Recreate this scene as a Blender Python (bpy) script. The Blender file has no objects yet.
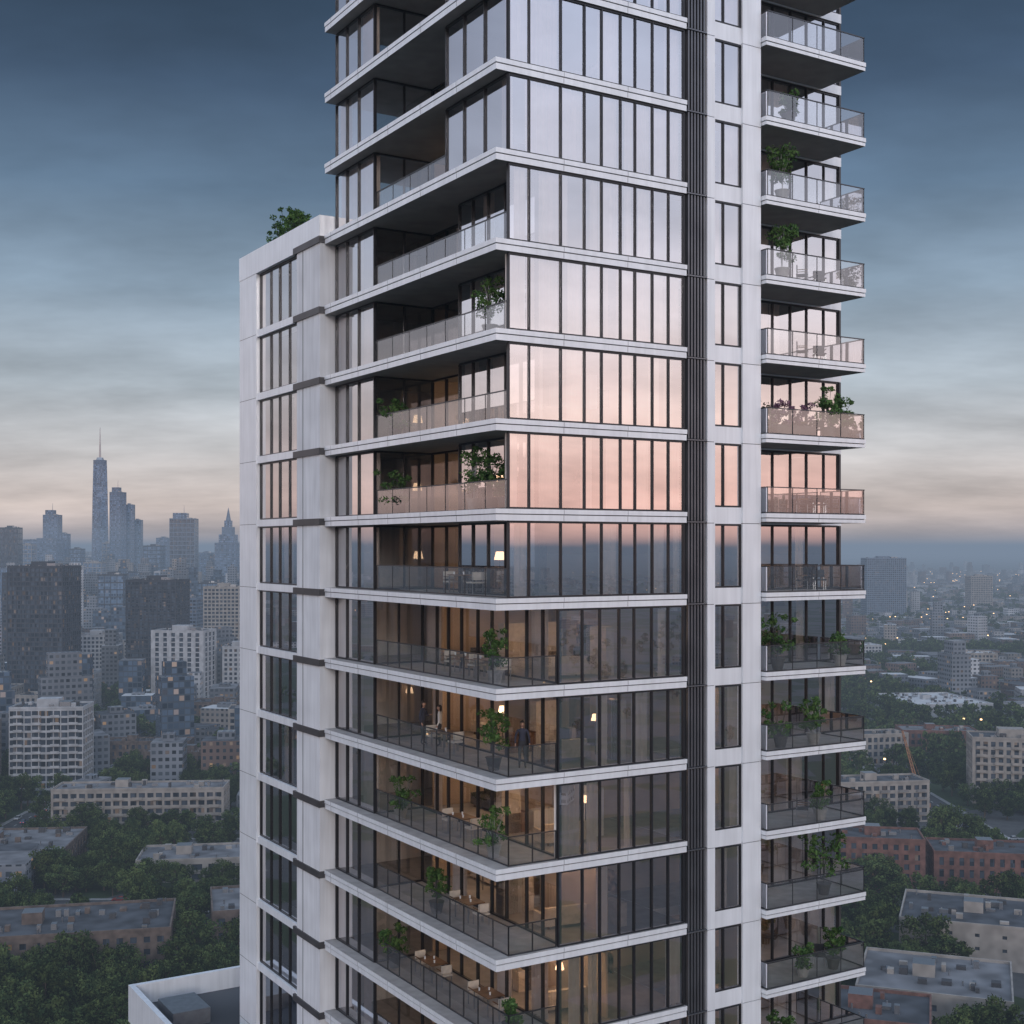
import bpy, bmesh, math, random
import numpy as np
from mathutils import Vector, Matrix, noise as mnoise
random.seed(7); RNG=np.random.default_rng(7)
R=math.radians
scene=bpy.context.scene
scene.view_settings.view_transform='Standard'
scene.view_settings.look='None'
scene.view_settings.exposure=0
COL=scene.collection

# ------------------------------------------------------------------ materials
def newmat(name):
    m=bpy.data.materials.new(name); m.use_nodes=True
    nt=m.node_tree; nt.nodes.clear()
    o=nt.nodes.new('ShaderNodeOutputMaterial')
    return m,nt,o
def mth(nt,op,a,b=None,c=None):
    n=nt.nodes.new('ShaderNodeMath'); n.operation=op
    for i,v in enumerate((a,b,c)):
        if v is None: continue
        if isinstance(v,(int,float)): n.inputs[i].default_value=v
        else: nt.links.new(v,n.inputs[i])
    return n.outputs[0]
def mixc(nt,f,a,b,mode='MIX'):
    n=nt.nodes.new('ShaderNodeMix'); n.data_type='RGBA'; n.blend_type=mode
    for s,v in ((n.inputs[0],f),(n.inputs[6],a),(n.inputs[7],b)):
        if isinstance(v,(int,float)): s.default_value=v
        elif isinstance(v,tuple): s.default_value=(v[0],v[1],v[2],1)
        else: nt.links.new(v,s)
    return n.outputs[2]
def noisen(nt,vec,scale,detail=1,rough=.55):
    n=nt.nodes.new('ShaderNodeTexNoise'); n.inputs['Scale'].default_value=scale
    n.inputs['Detail'].default_value=detail; n.inputs['Roughness'].default_value=rough
    if vec is not None: nt.links.new(vec,n.inputs['Vector'])
    return n.outputs['Fac']
def maprange(nt,v,a,b,c,d,smooth=False):
    n=nt.nodes.new('ShaderNodeMapRange')
    if smooth: n.interpolation_type='SMOOTHSTEP'
    nt.links.new(v,n.inputs[0])
    for i,x in enumerate((a,b,c,d)): n.inputs[i+1].default_value=x
    return n.outputs[0]
def simple(name,col,rough=.6,metal=0,ns=3.0,amt=.18,bump=0,spec=.5,objrand=0,streak=0):
    m,nt,o=newmat(name)
    b=nt.nodes.new('ShaderNodeBsdfPrincipled')
    b.inputs['Roughness'].default_value=rough; b.inputs['Metallic'].default_value=metal
    b.inputs['Specular IOR Level'].default_value=spec
    tc=nt.nodes.new('ShaderNodeNewGeometry')
    f=noisen(nt,tc.outputs['Position'],ns)
    g=maprange(nt,f,.3,.7,1-amt,1+amt)
    if streak:
        mp=nt.nodes.new('ShaderNodeMapping'); mp.inputs['Scale'].default_value=(4,4,.25)
        nt.links.new(tc.outputs['Position'],mp.inputs['Vector'])
        f2=noisen(nt,mp.outputs[0],1.0,2,.6)
        g=mth(nt,'MULTIPLY',g,maprange(nt,f2,.35,.7,1,1-streak))
    v=nt.nodes.new('ShaderNodeVectorMath'); v.operation='SCALE'
    v.inputs[0].default_value=col; nt.links.new(g,v.inputs['Scale'])
    nt.links.new(v.outputs[0],b.inputs['Base Color'])
    nt.links.new(b.outputs[0],o.inputs[0])
    return m
def emis(name,col,s,sample=True):
    m,nt,o=newmat(name); e=nt.nodes.new('ShaderNodeEmission')
    e.inputs[0].default_value=(*col,1); e.inputs[1].default_value=s
    nt.links.new(e.outputs[0],o.inputs[0])
    if not sample: m.cycles.emission_sampling='NONE'
    return m
def glassmat(name,base,tint,rough=.01,diff=0,gcol=(.96,.96,1)):
    m,nt,o=newmat(name)
    fr=nt.nodes.new('ShaderNodeFresnel'); fr.inputs[0].default_value=1.5
    fac=mth(nt,'ADD',base,mth(nt,'MULTIPLY',fr.outputs[0],1-base))
    tr=nt.nodes.new('ShaderNodeBsdfTransparent'); tr.inputs[0].default_value=(*tint,1)
    gl=nt.nodes.new('ShaderNodeBsdfGlossy'); gl.inputs['Roughness'].default_value=rough
    gl.inputs['Color'].default_value=(*gcol,1)
    mx=nt.nodes.new('ShaderNodeMixShader')
    nt.links.new(fac,mx.inputs[0]); nt.links.new(tr.outputs[0],mx.inputs[1]); nt.links.new(gl.outputs[0],mx.inputs[2])
    out=mx.outputs[0]
    if diff:
        d=nt.nodes.new('ShaderNodeBsdfDiffuse'); d.inputs[0].default_value=(.8,.83,.85,1)
        m2=nt.nodes.new('ShaderNodeMixShader'); m2.inputs[0].default_value=diff
        nt.links.new(out,m2.inputs[1]); nt.links.new(d.outputs[0],m2.inputs[2]); out=m2.outputs[0]
    nt.links.new(out,o.inputs[0]); return m
def cityfac(name,wall,glass,cw,ch,fw,fh,lit,es=1.2):
    """wall with window cells from UV in metres; random cells lit"""
    m,nt,o=newmat(name)
    m.cycles.emission_sampling='NONE'
    uv=nt.nodes.new('ShaderNodeUVMap')
    sp=nt.nodes.new('ShaderNodeSeparateXYZ'); nt.links.new(uv.outputs[0],sp.inputs[0])
    U=mth(nt,'DIVIDE',sp.outputs[0],cw); V=mth(nt,'DIVIDE',sp.outputs[1],ch)
    fu=mth(nt,'FRACT',U); fv=mth(nt,'FRACT',V)
    iu=mth(nt,'FLOOR',U); iv=mth(nt,'FLOOR',V)
    a=mth(nt,'LESS_THAN',mth(nt,'ABSOLUTE',mth(nt,'SUBTRACT',fu,.5)),fw/2)
    b=mth(nt,'LESS_THAN',mth(nt,'ABSOLUTE',mth(nt,'SUBTRACT',fv,.5)),fh/2)
    w=mth(nt,'MULTIPLY',a,b)
    cb=nt.nodes.new('ShaderNodeCombineXYZ'); nt.links.new(iu,cb.inputs[0]); nt.links.new(iv,cb.inputs[1])
    oi=nt.nodes.new('ShaderNodeObjectInfo'); nt.links.new(mth(nt,'MULTIPLY',oi.outputs['Random'],91),cb.inputs[2])
    wn=nt.nodes.new('ShaderNodeTexWhiteNoise'); nt.links.new(cb.outputs[0],wn.inputs[0])
    l=mth(nt,'MULTIPLY',mth(nt,'LESS_THAN',wn.outputs['Value'],lit),w)
    sc=nt.nodes.new('ShaderNodeSeparateColor'); nt.links.new(wn.outputs['Color'],sc.inputs[0])
    p=nt.nodes.new('ShaderNodeBsdfPrincipled')
    geo=nt.nodes.new('ShaderNodeNewGeometry'); nf=noisen(nt,geo.outputs['Position'],.02,2)
    wc=nt.nodes.new('ShaderNodeVectorMath'); wc.operation='SCALE'; wc.inputs[0].default_value=wall
    nt.links.new(maprange(nt,nf,.3,.7,.55,1.35),wc.inputs['Scale'])
    gc=nt.nodes.new('ShaderNodeVectorMath'); gc.operation='SCALE'; gc.inputs[0].default_value=glass
    nt.links.new(maprange(nt,sc.outputs[1],0,1,.4,1.9),gc.inputs['Scale'])
    nt.links.new(mixc(nt,w,wc.outputs[0],gc.outputs[0]),p.inputs['Base Color'])
    nt.links.new(mth(nt,'SUBTRACT',.85,mth(nt,'MULTIPLY',w,.72)),p.inputs['Roughness'])
    p.inputs['Emission Color'].default_value=(1,.60,.30,1)
    nt.links.new(mth(nt,'MULTIPLY',l,mth(nt,'MULTIPLY',sc.outputs[0],es)),p.inputs['Emission Strength'])
    nt.links.new(p.outputs[0],o.inputs[0]); return m

M={}
M['white']=simple('white_metal_cladding',(.82,.845,.875),.36,.18,ns=.8,amt=.04,streak=.10)
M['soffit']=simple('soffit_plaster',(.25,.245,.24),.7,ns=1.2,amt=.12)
M['groove']=simple('shadow_gap',(.05,.05,.055),.6)
M['frame']=simple('anodised_mullion',(.03,.031,.036),.35,.4,ns=2,amt=.1)
M['bronze']=simple('bronze_panel',(.065,.063,.066),.45,.3,ns=1,amt=.2)
M['fin']=simple('louvre_fin',(.15,.155,.17),.35,.6,ns=1,amt=.12)
M['conc']=simple('pale_concrete',(.70,.72,.745),.65,ns=.7,amt=.07,streak=.16)
M['floor']=simple('terrace_paving',(.30,.29,.28),.6,ns=2,amt=.15)
M['inwall']=simple('interior_plaster',(.56,.46,.37),.7,ns=.6,amt=.2)
M['wood']=simple('walnut_wood',(.17,.09,.045),.5,ns=3,amt=.3)
M['cream']=simple('cream_fabric',(.6,.54,.47),.9,ns=5,amt=.1)
M['darkfab']=simple('charcoal_fabric',(.05,.05,.055),.9,ns=5,amt=.2)
M['art']=simple('painting_canvas',(.3,.2,.15),.7,ns=4,amt=.9)
M['curtain']=simple('sheer_curtain',(.82,.78,.75),.9,ns=3,amt=.06)
M['metal']=simple('brushed_steel',(.35,.36,.38),.35,.9,ns=3,amt=.1)
M['rmetal']=simple('dark_handrail',(.07,.073,.08),.35,.7,ns=3,amt=.1)
M['glass']=glassmat('facade_glass',.50,(.80,.75,.71),.006)
M['glass2']=glassmat('balcony_door_glass',.17,(.87,.84,.81),.01)
M['railglass']=glassmat('rail_glass',.12,(.94,.965,.965),.012,diff=.018)
M['lamp']=emis('ceiling_lamp_glow',(1,.64,.38),25)
M['lampb']=emis('lamp_shade_glow',(1,.66,.38),5)
M['pot']=simple('glazed_planter',(.36,.35,.34),.5,ns=6,amt=.1)
M['potd']=simple('dark_planter',(.07,.07,.07),.6,ns=6,amt=.1)
def leafmat(name,c1,c2,ns,objrand=.3):
    m,nt,o=newmat(name)
    g=nt.nodes.new('ShaderNodeNewGeometry')
    f=noisen(nt,g.outputs['Position'],ns,2)
    oi=nt.nodes.new('ShaderNodeObjectInfo')
    c=mixc(nt,maprange(nt,f,.35,.65,0,1),c1,c2)
    v=nt.nodes.new('ShaderNodeVectorMath'); v.operation='SCALE'; nt.links.new(c,v.inputs[0])
    nt.links.new(maprange(nt,oi.outputs['Random'],0,1,1-objrand,1+objrand),v.inputs['Scale'])
    d=nt.nodes.new('ShaderNodeBsdfDiffuse'); nt.links.new(v.outputs[0],d.inputs[0])
    nt.links.new(d.outputs[0],o.inputs[0]); return m
M['leaf']=leafmat('tree_foliage',(.026,.045,.020),(.085,.112,.038),.35,.4)
M['leafp']=leafmat('plant_foliage',(.035,.085,.028),(.11,.19,.06),4,.15)
M['flower']=simple('plum_leaves',(.17,.08,.13),.7,ns=6,amt=.4)
M['bark']=simple('bark',(.09,.065,.045),.9,ns=4,amt=.3)
M['asphalt']=simple('asphalt',(.055,.055,.058),.85,ns=.3,amt=.25)
M['paint']=simple('road_paint',(.7,.7,.68),.6,ns=2,amt=.15)
M['kerb']=simple('kerb_concrete',(.3,.3,.29),.8,ns=1,amt=.15)
M['pave']=simple('pavement_concrete',(.22,.215,.21),.85,ns=.4,amt=.2)
M['roofd']=simple('dark_roof_membrane',(.06,.064,.072),.85,ns=.18,amt=.45)
M['roofg']=simple('grey_roof_gravel',(.15,.15,.157),.9,ns=.15,amt=.4)
M['roofw']=simple('white_roof_membrane',(.5,.5,.5),.8,ns=.1,amt=.12)
M['brick']=simple('red_brick',(.15,.075,.06),.85,ns=.5,amt=.3)
M['brickb']=simple('brown_brick',(.125,.095,.08),.85,ns=.5,amt=.3)
M['beige']=simple('beige_render',(.29,.265,.24),.8,ns=.3,amt=.2)
M['offw']=simple('offwhite_render',(.36,.37,.385),.8,ns=.3,amt=.18)
M['darkc']=simple('dark_cladding',(.04,.044,.055),.6,ns=.3,amt=.15)
M['bluec']=simple('blue_steel_cladding',(.12,.16,.22),.5,ns=.3,amt=.15)
M['gcity']=cityfac('window_glass',(.05,.06,.07),(.05,.06,.075),1.5,3.2,1.0,1.0,.045,1.6)
M['gcity2']=cityfac('window_glass_lit',(.05,.06,.07),(.045,.055,.07),1.5,3.2,1.0,1.0,.09,1.3)
M['gtower']=cityfac('curtain_wall_blue',(.13,.175,.24),(.11,.16,.235),3,4,.8,.7,.05,1.5)
M['f1']=cityfac('far_beige',(.27,.25,.235),(.05,.06,.07),3,3.2,.5,.5,.09,3)
M['f2']=cityfac('far_grey',(.17,.185,.21),(.05,.06,.07),3,3.2,.6,.5,.09,3)
M['f3']=cityfac('far_brick',(.135,.095,.08),(.04,.05,.06),3,3.2,.45,.5,.10,3)
M['f4']=cityfac('far_white',(.41,.42,.44),(.08,.09,.1),3.5,3.2,.6,.45,.08,3)
M['f5']=cityfac('far_glass',(.06,.08,.105),(.06,.085,.12),3,3.6,.85,.75,.12,2.2)
M['slamp']=emis('street_lamp_glow',(1,.62,.3),5,False)

# ------------------------------------------------------------------ mesh builder
class MB:
    def __init__(s,names):
        s.v=[];s.f=[];s.m=[];s.uv=[];s.names=names;s.ix={n:i for i,n in enumerate(names)}
    def quad(s,a,b,c,d,m,uv=None):
        i=len(s.v); s.v+= [a,b,c,d]; s.f.append((i,i+1,i+2,i+3)); s.m.append(s.ix[m])
        if uv is None:
            w=math.dist(a,b); h=math.dist(b,c)
            uv=((0,0),(w,0),(w,h),(0,h))
        s.uv+=list(uv)
    def box(s,x0,x1,y0,y1,z0,z1,m,bot=None,top=None,T=None,uo=0):
        P=[(x0,y0,z0),(x1,y0,z0),(x1,y1,z0),(x0,y1,z0),(x0,y0,z1),(x1,y0,z1),(x1,y1,z1),(x0,y1,z1)]
        if T: P=[tuple(T@Vector(p)) for p in P]
        w=x1-x0;d=y1-y0;h=z1-z0
        def U(a,b): return ((uo,z0),(uo+a,z0),(uo+a,z1),(uo,z1))
        s.quad(P[0],P[1],P[5],P[4],m,U(w,h)); s.quad(P[1],P[2],P[6],P[5],m,U(d,h))
        s.quad(P[2],P[3],P[7],P[6],m,U(w,h)); s.quad(P[3],P[0],P[4],P[7],m,U(d,h))
        s.quad(P[3],P[2],P[1],P[0],bot or m); s.quad(P[4],P[5],P[6],P[7],top or m)
    def cyl(s,cx,cy,z0,z1,r0,r1,m,n=12,T=None):
        a=[(cx+r0*math.cos(2*math.pi*i/n),cy+r0*math.sin(2*math.pi*i/n),z0) for i in range(n)]
        b=[(cx+r1*math.cos(2*math.pi*i/n),cy+r1*math.sin(2*math.pi*i/n),z1) for i in range(n)]
        if T: a=[tuple(T@Vector(p)) for p in a]; b=[tuple(T@Vector(p)) for p in b]
        i0=len(s.v); s.v+=a+b
        for i in range(n):
            j=(i+1)%n; s.f.append((i0+i,i0+j,i0+n+j,i0+n+i)); s.m.append(s.ix[m]); s.uv+=[(0,0)]*4
        s.f.append(tuple(i0+n+i for i in range(n))); s.m.append(s.ix[m]); s.uv+=[(0,0)]*n
        s.f.append(tuple(i0+n-1-i for i in range(n))); s.m.append(s.ix[m]); s.uv+=[(0,0)]*n
    def beam(s,p,q,r,m,n=4):
        p=Vector(p);q=Vector(q);d=q-p;L=d.length
        T=Matrix.Translation(p)@d.to_track_quat('Z','Y').to_matrix().to_4x4()
        s.cyl(0,0,0,L,r,r,m,n,T)
    def obj(s,name,parent=None,loc=(0,0,0),rz=0):
        me=bpy.data.meshes.new(name); me.from_pydata(s.v,[],s.f)
        for n in s.names: me.materials.append(M[n])
        me.polygons.foreach_set('material_index',s.m)
        uvl=me.uv_layers.new(name='UVMap'); uvl.data.foreach_set('uv',np.array(s.uv,dtype=np.float32).ravel())
        me.update()
        o=bpy.data.objects.new(name,me); COL.objects.link(o)
        o.location=loc; o.rotation_euler=(0,0,rz)
        if parent: o.parent=parent
        return o
def empty(name,loc=(0,0,0),rz=0):
    o=bpy.data.objects.new(name,None); COL.objects.link(o); o.location=loc; o.rotation_euler=(0,0,rz)
    o.empty_display_size=.5; return o

# ------------------------------------------------------------------ the tower
A=R(31.5); S=Vector((-.57,46,0))
FRAME=Matrix.Translation(S)@Matrix.Rotation(A,4,'Z')
def W(u,v,z): return FRAME@Vector((u,v,z))
Z0=111.2; H=3.2
def zt(k): return Z0+H*k+.2
KMIN,KMAX=-9,8
tower=empty('apartment_tower',S,A)
slab=MB(['white','soffit','groove','floor','conc'])
fr=MB(['frame','bronze','metal'])
gl=MB(['glass','glass2'])
rg=MB(['railglass','rmetal'])
cu=MB(['curtain'])
inn=MB(['inwall','wood','cream','darkfab','art','lamp','white','lampb'])
pier=MB(['white','groove','conc','bronze','frame','fin'])

def glazing(p0,p1,weights,z0,z1,inward,curt=.35,mat='glass',mw=.027,frm=True):
    (ax,ay),(bx,by)=p0,p1
    tot=sum(weights); t=0; ts=[0]
    for w in weights: t+=w/tot; ts.append(t)
    pts=[(ax+(bx-ax)*t,ay+(by-ay)*t) for t in ts]
    alongx=abs(bx-ax)>abs(by-ay)
    for i in range(len(pts)):
        x,y=pts[i]
        if frm:
            if alongx: fr.box(x-mw,x+mw,y-.07,y+.07,z0+.05,z1-.05,'frame')
            else: fr.box(x-.07,x+.07,y-mw,y+mw,z0+.05,z1-.05,'frame')
    x0,x1=min(ax,bx),max(ax,bx); y0,y1=min(ay,by),max(ay,by)
    for za,zb in ((z0,z0+.07),(z1-.08,z1+.02)):
        if alongx: fr.box(x0,x1,y0-.055,y1+.055,za,zb,'frame')
        else: fr.box(x0-.055,x1+.055,y0,y1,za,zb,'frame')
    for i in range(len(pts)-1):
        (x,y),(X,Y)=pts[i],pts[i+1]
        j=[random.uniform(-.004,.004) for _ in range(3)]
        nx,ny=inward
        def q(px,py,z,e): return (px+nx*e,py+ny*e,z)
        e0,e1,e2=j
        gl.quad(q(x,y,z0,e0),q(X,Y,z0,e1),q(X,Y,z1,e1+e2),q(x,y,z1,e0+e2),mat)
        if random.random()<curt:
            w=math.dist((x,y),(X,Y)); cov=random.choice([1,1,.6,.45]); a=0 if random.random()<.5 else 1-cov
            n=max(6,int(w*cov*14)); prev=None; ph=random.random()*6
            for s_ in range(n+1):
                tt=a+cov*s_/n
                off=.22+.045*math.sin(ph+s_*1.9)+.012*math.sin(s_*5.1)
                px=x+(X-x)*tt+nx*off; py=y+(Y-y)*tt+ny*off
                if prev: cu.quad((prev[0],prev[1],z0+.03),(px,py,z0+.03),(px,py,z1-.03),(prev[0],prev[1],z1-.03),'curtain')
                prev=(px,py)
def rail(p0,p1,zf,n=None,hgt=1.08,pw=.012,sp_=1.5):
    (ax,ay),(bx,by)=p0,p1; L=math.dist(p0,p1); n=n or max(1,round(L/sp_))
    x0,x1=min(ax,bx),max(ax,bx); y0,y1=min(ay,by),max(ay,by)
    rg.box(x0-.025,x1+.025,y0-.025,y1+.025,zf+hgt-.04,zf+hgt,'rmetal')
    rg.box(x0-.02,x1+.02,y0-.02,y1+.02,zf,zf+.05,'rmetal')
    for i in range(n+1):
        x=ax+(bx-ax)*i/n; y=ay+(by-ay)*i/n
        rg.box(x-pw,x+pw,y-pw,y+pw,zf+.052,zf+hgt-.042,'rmetal')
    for i in range(n):
        a=(i+.02)/n; b=(i+.98)/n; e=random.uniform(-.006,.006)
        P=(ax+(bx-ax)*a,ay+(by-ay)*a); Q=(ax+(bx-ax)*b,ay+(by-ay)*b)
        rg.quad((P[0],P[1],zf+.055),(Q[0],Q[1],zf+.055),(Q[0]+e,Q[1]+e,zf+hgt-.045),(P[0]+e,P[1]+e,zf+hgt-.045),'railglass')
RW=[19,30,23,17,19,15,18,17,16]
VE=15.2
def fascia(x0,x1,y0,y1,zT,th=.42):
    slab.box(x0,x1,y0,y1,zT-.17,zT,'white',top='floor')
    slab.box(x0+.06,x1-.06,y0+.06,y1-.06,zT-.205,zT-.17,'groove')
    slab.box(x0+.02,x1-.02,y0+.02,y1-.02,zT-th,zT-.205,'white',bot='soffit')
    x=x0+2.9
    while x<x1-.5:
        slab.box(x,x+.012,y0-.003,y0+.02,zT-.165,zT-.004,'groove'); slab.box(x,x+.012,y0+.016,y0+.04,zT-th+.01,zT-.21,'groove'); x+=2.9
    y=y0+2.9
    while y<y1-.5:
        slab.box(x0-.003,x0+.02,y,y+.014,zT-.165,zT-.004,'groove'); slab.box(x0+.016,x0+.04,y,y+.014,zT-th+.01,zT-.21,'groove'); y+=2.9
for k in range(KMIN,KMAX+2):
    z=zt(k)
    fascia(0,8.66,0,VE-.003,z)
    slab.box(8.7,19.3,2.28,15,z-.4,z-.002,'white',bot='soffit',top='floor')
    fascia(12.48,18.12,-.3,2.27,z,.34)
    if k>KMAX: break
    zb=z; zc=zt(k+1)-.42
    cp=.58 if k>=0 else .28
    if k>=-1: glazing((.6,.15),(8.566,.15),RW,zb,zc,(0,1),cp)
    else: glazing((2.73,.15),(8.566,.15),RW[2:],zb,zc,(0,1),cp)
    glazing((.6,VE-.05),(.6,11.15),[13,14,18],zb,zc,(1,0),cp)
    if k>=4:
        glazing((.6,4.7),(.6,.15),[19,21,22],zb,zc,(1,0),cp)
        glazing((3.4,11.15),(3.4,4.7),[1]*5,zb,zc,(1,0),.15,'glass2')
        glazing((.6,11.15),(3.4,11.15),[1,1],zb,zc,(0,1),.0,'glass2')
        fr.box(.65,3.4,4.66,4.74,zb,zc,'bronze')
        if k==4: rail((.66,11.1),(.66,4.8),zb)
    elif k>=-1:
        glazing((1.9,6.0),(1.9,.3),[1,1.1,1.2,1,1],zb,zc,(1,0),.4,'glass')
        glazing((3.4,11.15),(3.4,6.0),[1]*4,zb,zc,(1,0),.15,'glass2')
        glazing((.6,11.15),(3.4,11.15),[1,1],zb,zc,(0,1),.0,'glass2')
        fr.box(1.95,3.4,5.97,6.03,zb,zc,'bronze')
        rail((.63,11.05),(.63,.28),zb)
    else:
        glazing((2.9,11.15),(2.9,.3),[1.2,.9,1,1.2,1,1,1.3,1,1],zb,zc,(1,0),.2,'glass2')
        glazing((.6,11.15),(2.9,11.15),[1,1],zb,zc,(0,1),.0,'glass2')
        rail((.63,11.05),(.63,.18),zb,None,1.08,.02,1.1)
        rail((.63,.18),(2.66,.18),zb,2,1.08,.02)
    inn.box(3.45,6.49,11.2,11.32,zb,zc,'inwall')
    if random.random()<.6: inn.box(5.2,5.3,.6,5.19,zb,zc,'inwall')
    inn.box(4.2,6.49,6.3,6.4,zb,zc,'inwall')
    def panel(u,v,s_=.28,m='lamp'): inn.box(u-s_,u+s_,v-s_,v+s_,zc-.05,zc-.012,m)
    if k<=-2:
        for (u,v,p) in ((4.6,9.3,.85),(4.6,7.3,.7),(4.3,3.2,.9),(4.2,1.4,.5),(7.2,2.6,.5),(2.2,13.2,.45),(1.7,8.8,.4),(1.7,4.8,.35),(1.7,2.0,.35)):
            if random.random()<p: panel(u,v,random.uniform(.18,.3) if u>2.5 else .1)
    elif k in (4,1,0,-1):
        for v in (7.4,9.6):
            inn.cyl(4.6,v,zb+1.3,zb+1.65,.24,.16,'lampb'); inn.cyl(4.6,v,zb,zb+1.3,.02,.02,'darkfab')
    for _ in range(9):
        v=random.uniform(.8,14.5); w=random.uniform(.5,1.4); hh=random.choice([.9,1.9,2.3])
        t=random.choice(['wood','cream','darkfab','art','art','white'])
        if t=='art': inn.box(6.44,6.48,v,v+w,zb+1.1,zb+1.1+random.uniform(.6,1),t)
        elif v+w<VE-.3: inn.box(6.1,6.47,v,v+w,zb+.01,zb+hh,t)
    for _ in range(6):
        u=random.uniform(2.9,7.8); w=random.uniform(.5,1.2)
        t=random.choice(['wood','cream','darkfab','white','wood']); hh=random.choice([.8,.9,2.0])
        inn.box(u,u+w,4.7,5.17,zb+.01,zb+hh,t)
    if k<=-2 and random.random()<.8:
        v=random.uniform(6.8,10)
        inn.cyl(4.4,v,zb+1.35,zb+1.62,.19,.13,'lampb'); inn.cyl(4.4,v,zb,zb+1.35,.02,.02,'darkfab')
    if k<=-2 and random.random()<.6:
        u=random.uniform(4,7.5); inn.cyl(u,2.8,zb+1.35,zb+1.6,.18,.12,'lampb'); inn.cyl(u,2.8,zb,zb+1.35,.02,.02,'darkfab')
    glazing((10.06,.16),(11.5,.16),[10,17],zb+.22,zc-.02,(0,1),.2,mw=.026)
    pier.box(10.06,11.5,.1,.4,zc-.02,z+H+.22,'white')
    for a,b in ((9.67,10.06),(11.5,12.46)):
        pier.box(a,b,0,.62,z-.42+.012,z+H-.42-.012,'white')
    # ribbed louvre strip
    pier.box(8.68,9.65,.2,.5,z-.35,z+H-.41,'frame')
    for i in range(6): pier.box(8.73+i*.155,8.79+i*.155,.03,.2,z-.33,z+H-.43,'fin')
    pier.box(8.66,9.66,-.01,.45,z-.405,z-.36,'fin')
    glazing((12.5,2.4),(19.2,2.4),[10,13,12,13,12,13,11],zb,zt(k+1)-.40,(0,1),.3)
    fr.box(19.2,19.3,2.3,15,zb,zc,'bronze')
    rail((12.6,-.24),(18.05,-.24),zb); rail((18.05,-.24),(18.05,2.3),zb); rail((12.6,-.24),(12.6,2.3),zb)
    if k<0 and random.random()<.6: inn.box(14.8,15.3,3.6,4.1,zb+2.7,zb+2.74,'lamp')
pier.box(9.7,10.03,.03,.6,85,zt(KMAX+1)+1,'groove'); pier.box(11.55,12.4,.03,.6,85,zt(KMAX+1)+1,'groove')
pier.box(12.3,12.46,.62,2.4,zt(KMIN),zt(KMAX+1),'white')
inn.box(6.5,19.1,5.2,15.1,84,zt(KMAX+1)-.5,'inwall')
slab.box(.6,19,.6,15,zt(KMAX+1)+.005,zt(KMAX+1)+1.1,'white')
sh=MB(['gcity2','white','roofd'])
zz=zt(KMIN)-.45
sh.box(.6,12.4,.3,15.1,0,zz,'gcity2'); sh.box(12.4,19.2,2.4,15,0,zz,'gcity2')
for i in range(1,27):
    z=zz-H*i+.4
    if z>1: sh.box(0,12.5,0,15.15,z,z+.4,'white'); sh.box(12.6,18.1,-.3,14.9,z+.003,z+.35,'white')
sh.box(9.7,12.3,-.05,.3,0,zz,'white')
wv0,wv1=15.25,25.8; zw=125.1
pier.box(-.2,6,wv0,17.97,0,zw-1.2,'conc'); pier.box(-.2,6,23.35,wv1,0,zw-1.2,'white')
pier.box(-.22,6.02,wv0-.02,wv1+.02,zw-1.2,zw-.003,'white')
pier.box(1.2,6,17.97,23.35,80,zw-1.2,'groove')
for k in range(-10,5):
    z=zt(k)
    if k<4:
        pier.box(-.15,.9,17.975,23.345,z-.32,z+.02,'white')
        glazing((.05,23.32),(.05,18.0),[11,9,10,11],z+.02,min(z+H-.32,zw-1.2),(1,0),.12)
    pier.box(-.27,.62,wv0-.06,18.3,z-.36,z-.06,'bronze')
    pier.box(-.203,-.19,23.4,wv1-.03,z-.21,z-.19,'groove')
pier.box(.3,6,18,23.2,0,77,'frame')
pier.box(-.206,-.19,17.2,17.26,80,zw-1.25,'groove')
slab.obj('floor_slabs',tower); fr.obj('window_frames',tower); gl.obj('window_glass_panes',tower)
rg.obj('balcony_railings',tower); cu.obj('curtains',tower); inn.obj('interiors',tower)
pier.obj('facade_piers_and_wing',tower); sh.obj('lower_shaft',tower)
pod=MB(['white','roofd','metal','frame'])
pod.box(-4.0,-.3,12,32.2,0,84.9,'white',top='roofd')
pod.box(-.3,12,26,32.2,0,84.895,'white',top='roofd')
pod.box(-4.2,-3.9,11.8,32.4,84.0,86,'white'); pod.box(-3.9,12,32.1,32.4,84.0,85.997,'white')
pod.box(-3.2,-1.2,27.5,30.2,84.9,85.7,'metal'); pod.box(2,5,28,30,84.9,86.3,'white')
pod.obj('podium_terrace',None,S,A)

# ------------------------------------------------------------------ foliage
def leaf_cloud(cents,rads,n,size,rng,flat=.8):
    V=[]
    for c,r in zip(cents,rads):
        d=rng.normal(size=(n,3)); d/=np.linalg.norm(d,axis=1)[:,None]
        rr=r*rng.uniform(.35,1.0,(n,1))**.6
        p=np.array(c)+d*rr*np.array([1,1,flat])
        a=rng.normal(size=(n,3)); a/=np.linalg.norm(a,axis=1)[:,None]
        b=np.cross(a,d+rng.normal(size=(n,3))*.5); b/=np.linalg.norm(b,axis=1)[:,None]+1e-6
        s=size*rng.uniform(.5,1.2,(n,1))
        V.append(np.stack([p-a*s,p-b*s*.55,p+a*s,p+b*s*.55],1))
    return np.concatenate(V).reshape(-1,3)
def mesh_from(name,leafv,trunk,mats):
    me=bpy.data.meshes.new(name)
    nv=len(leafv); v=list(map(tuple,leafv))+trunk.v
    f=[tuple(range(i,i+4)) for i in range(0,nv,4)]+[tuple(a+nv for a in t) for t in trunk.f]
    me.from_pydata(v,[],f)
    me.materials.append(M[mats[0]]); me.materials.append(M[mats[1]])
    me.polygons.foreach_set('material_index',[0]*(nv//4)+[1]*len(trunk.f)); me.update(); return me
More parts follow.
